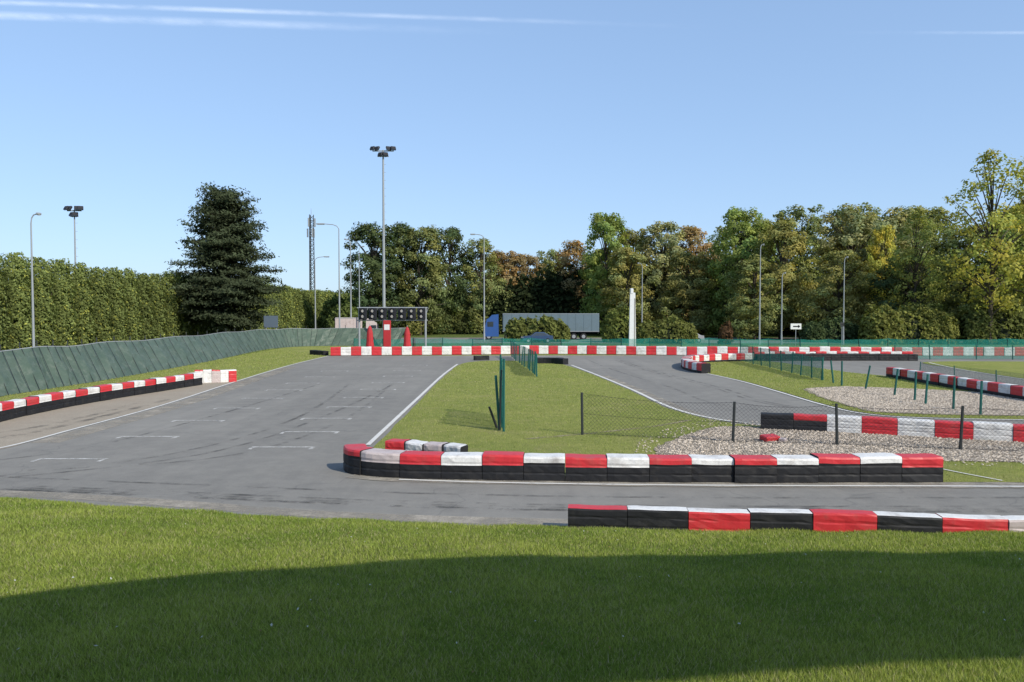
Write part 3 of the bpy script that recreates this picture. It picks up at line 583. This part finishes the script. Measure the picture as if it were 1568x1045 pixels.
mass('shrub',-27.5,128,5,5,5,(.12,.15,.045),4,.26)
# tall hornbeam hedge on the left
n=230000
yy=42*(215/42)**rng.uniform(0,1,n); zz=8.1*rng.uniform(0,1,n)**.85; per=3.1; ph=(yy/per)%1-.5; idx=np.floor(yy/per)
hh=np.sin(idx*12.9898)*43758.5453; hh=hh-np.floor(hh)
topz=8.4+hh*.7-1.9*(np.abs(ph)*2)**1.6; zz=zz/8.1*topz
bul=1.25*np.sqrt(np.clip(1-(ph*2)**2,0,1))*(1-.55*(zz/topz)**3)+.12*np.sin(zz*2.3+idx*2)+.10*np.sin(yy*5.1+zz*4)
side=rng.uniform(0,1,n)<.85; xx=np.where(side,-40.3+bul+rng.uniform(-.75,.15,n),-40.3+rng.uniform(-1.6,.4,n)); zz=np.where(side,zz,topz-rng.uniform(0,.7,n))
nrm=np.stack([np.where(side,1.,.2),ph*3.4,np.where(side,.25,1)],1)+rng.normal(0,.5,(n,3))
col=np.ones((n,3))*(rng.uniform(.55,1.45,n)*(.8+.4*hh))[:,None]*(1.1-.75*(np.abs(ph)*2)**3)[:,None]; yl=rng.uniform(0,1,n)<.08; col[yl]*=np.array([2.,1.7,1.2])  # leaf colour darkened in the grooves between columns as painted shade
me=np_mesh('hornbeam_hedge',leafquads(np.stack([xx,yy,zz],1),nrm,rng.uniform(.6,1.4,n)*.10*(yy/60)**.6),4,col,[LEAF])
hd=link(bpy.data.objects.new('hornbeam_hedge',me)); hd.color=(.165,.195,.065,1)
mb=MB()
mb.box((-41.2,128,3.2),(1.2,176,6.4),SHADECORE);  # dark slab added inside the hedge to stop light coming through
for i in range(55): mb.cyl((-40.0,42+i*3.1+1.55,0),(-40.1,42+i*3.1+1.55,6.5),.09,.04,BARK,5,False)
c_=mb.obj('trunks_and_core'); c_.parent=hd
# conifer: spreading whorled branches with needle sprays
def conifer():
    C=[];Nn=[];col=[];segs=[((0,0,0),(0,0,9),.42,.26),((0,0,9),(0,0,18.6),.26,.04)]
    def RR(z): return np.interp(z,[2,3.2,5,7.5,10,12.5,15,17,18.2,19.0],[3.0,5.0,6.4,7.0,6.2,5.5,4.7,3.8,2.6,1.3])
    z=2.4
    while z<18.7:
        nb=int(12-(z/20)*4); a0=rng.uniform(0,6.28)
        for b in range(nb):
            a=a0+b*6.283/nb+rng.uniform(-.3,.3); L=RR(z)*rng.uniform(.68,1.08); z0=z+rng.uniform(-.5,.5)
            up=np.interp(z,[2,10,19],[-.05,.12,.45]); prev=None; n_=max(5,int(L*1.6))
            for k in range(1,n_+1):
                t=k/n_; px=L*t; pz=z0+L*(up*t-.16*t*t)+.5*t**4
                p=np.array([math.cos(a)*px,math.sin(a)*px,pz])
                if k in(n_//2,n_):
                    q0=(0,0,z0-.2) if k==n_//2 else prev; segs.append((q0,tuple(p),.09 if k<n_ else .06,.06 if k<n_ else .02)); prev=tuple(p)
                wd=L*.17*(1.25-.8*abs(t-.5)*1.4)+.15; m=int(38*(wd/.9)+14); tang=np.array([-math.sin(a),math.cos(a),0]); rad=np.array([math.cos(a),math.sin(a),0])
                s_=rng.normal(0,1,m); r_=rng.normal(0,.30,m); up_=np.abs(rng.normal(0,.30,m))-.12
                P=p+tang*(s_*wd)[:,None]+rad*(r_-.18*np.abs(s_)*wd)[:,None]+np.array([0,0,1])*(up_-.10*s_**2*wd)[:,None]
                C.append(P); Nn.append(np.array([0,0,.8])+rad*.8+rng.normal(0,.55,(m,3)))
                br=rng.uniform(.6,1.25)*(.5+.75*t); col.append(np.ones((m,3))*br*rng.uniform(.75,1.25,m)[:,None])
        z+=rng.uniform(.9,1.15)*(1 if z<14 else .8)
    m=9000; zz_=rng.uniform(3,18,m); rr=RR(zz_)*.62*rng.uniform(0,1,m)**.5; aa=rng.uniform(0,6.28,m); C.append(np.stack([rr*np.cos(aa),rr*np.sin(aa),zz_],1)); Nn.append(rng.normal(0,1,(m,3))); col.append(np.full((m,3),.5))  # inner fill needles coloured dark as painted shade within the crown
    C=np.concatenate(C);Nn=np.concatenate(Nn);col=np.concatenate(col)
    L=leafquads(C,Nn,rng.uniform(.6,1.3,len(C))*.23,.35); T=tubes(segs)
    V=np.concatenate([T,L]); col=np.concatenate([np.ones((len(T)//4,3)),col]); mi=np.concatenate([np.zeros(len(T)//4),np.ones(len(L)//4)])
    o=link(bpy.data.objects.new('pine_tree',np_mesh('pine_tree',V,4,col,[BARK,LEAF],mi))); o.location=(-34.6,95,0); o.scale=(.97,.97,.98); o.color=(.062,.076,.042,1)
conifer()
# ---------------------------------------------------------------- unseen canopy added behind the viewpoint, outline shaped from the foreground shadow
ZR=8.0
up=[(-8,4.4),(-4.6,7.2),(-3.3,8.25),(-1.44,9.25),(.5,9.85),(6.9,10.55),(16,11.3)]; lowr=[(16,7.7),(3.85,5.95),(1.2,5.42),(-8,3.6)]
def lift(p):
    g=float(hz(p[0],p[1])); t=(ZR-g)/SUN.z; return (p[0]+SUN.x*t,p[1]+SUN.y*t)
poly=[lift(p) for p in up+lowr]; n=len(poly)
mb=MB(); mb.add([(x,y,ZR) for x,y in poly]+[(x,y,ZR+.15) for x,y in poly],[list(range(n)),list(range(2*n-1,n-1,-1))]+[[i,(i+1)%n,(i+1)%n+n,i+n] for i in range(n)],WCLEAN)
for x,y in ((5,-2.6),(11,-1.8),(19,-.6)): mb.cyl((x,y,0),(x,y,ZR),.1,.1,POLE,10)
mb.obj('unseen_shadow_canopy')
# ---------------------------------------------------------------- contrails
def contrailmat():
    a=N('contrail'); a.col((.9,.9,.9)); a.rough(1,0)
    uv=a.n('UVMap'); sep=a.n('SeparateXYZ'); a.l(uv.outputs[0],sep.inputs[0])
    m=a.n('Math'); m.operation='MULTIPLY_ADD'; a.l(sep.outputs[1],m.inputs[0]); m.inputs[1].default_value=2; m.inputs[2].default_value=-1
    ab=a.n('Math'); ab.operation='ABSOLUTE'; a.l(m.outputs[0],ab.inputs[0])
    r=a.n('MapRange'); r.interpolation_type='SMOOTHSTEP'; a.l(ab.outputs[0],r.inputs[0]); r.inputs[1].default_value=0; r.inputs[2].default_value=1; r.inputs[3].default_value=1; r.inputs[4].default_value=0
    e=a.n('MapRange'); e.interpolation_type='SMOOTHSTEP'; a.l(sep.outputs[0],e.inputs[0]); e.inputs[1].default_value=1; e.inputs[2].default_value=.35
    nz=a.noise(.0022,4,.6,None,.25,.75)
    p=a.n('Math'); p.operation='MULTIPLY'; a.l(r.outputs[0],p.inputs[0]); a.l(e.outputs[0],p.inputs[1]); q=a.n('Math'); q.operation='MULTIPLY'; a.l(p.outputs[0],q.inputs[0]); a.l(nz,q.inputs[1]); s=a.n('Math'); s.operation='MULTIPLY'; a.l(q.outputs[0],s.inputs[0]); s.inputs[1].default_value=.38
    tl=a.n('BsdfTranslucent'); tl.inputs[0].default_value=(1,1,1,1); tp=a.n('BsdfTransparent'); ms=a.n('MixShader'); a.l(s.outputs[0],ms.inputs[0]); a.l(tp.outputs[0],ms.inputs[1]); a.l(tl.outputs[0],ms.inputs[2]); a.l(ms.outputs[0],a.out.inputs['Surface']); return a.m
CT=contrailmat()
for (x0,y0,x1,y1,wd) in ((-6200,7900,200,8500,330),(-6200,7550,2400,8350,200),(9000,8500,3200,8480,150)):
    me=bpy.data.meshes.new('contrail'); d=Vector((x1-x0,y1-y0,0)).normalized(); q=Vector((-d.y,d.x,0))*wd/2
    me.from_pydata([(x0-q.x,y0-q.y,3000),(x1-q.x,y1-q.y,3000),(x1+q.x,y1+q.y,3000),(x0+q.x,y0+q.y,3000)],[],[[0,1,2,3]]); uv=me.uv_layers.new(name='UVMap')
    for i,c in enumerate(((0,0),(1,0),(1,1),(0,1))): uv.data[i].uv=c
    me.materials.append(CT); link(bpy.data.objects.new('contrail',me))
print('done',len(bpy.data.objects))
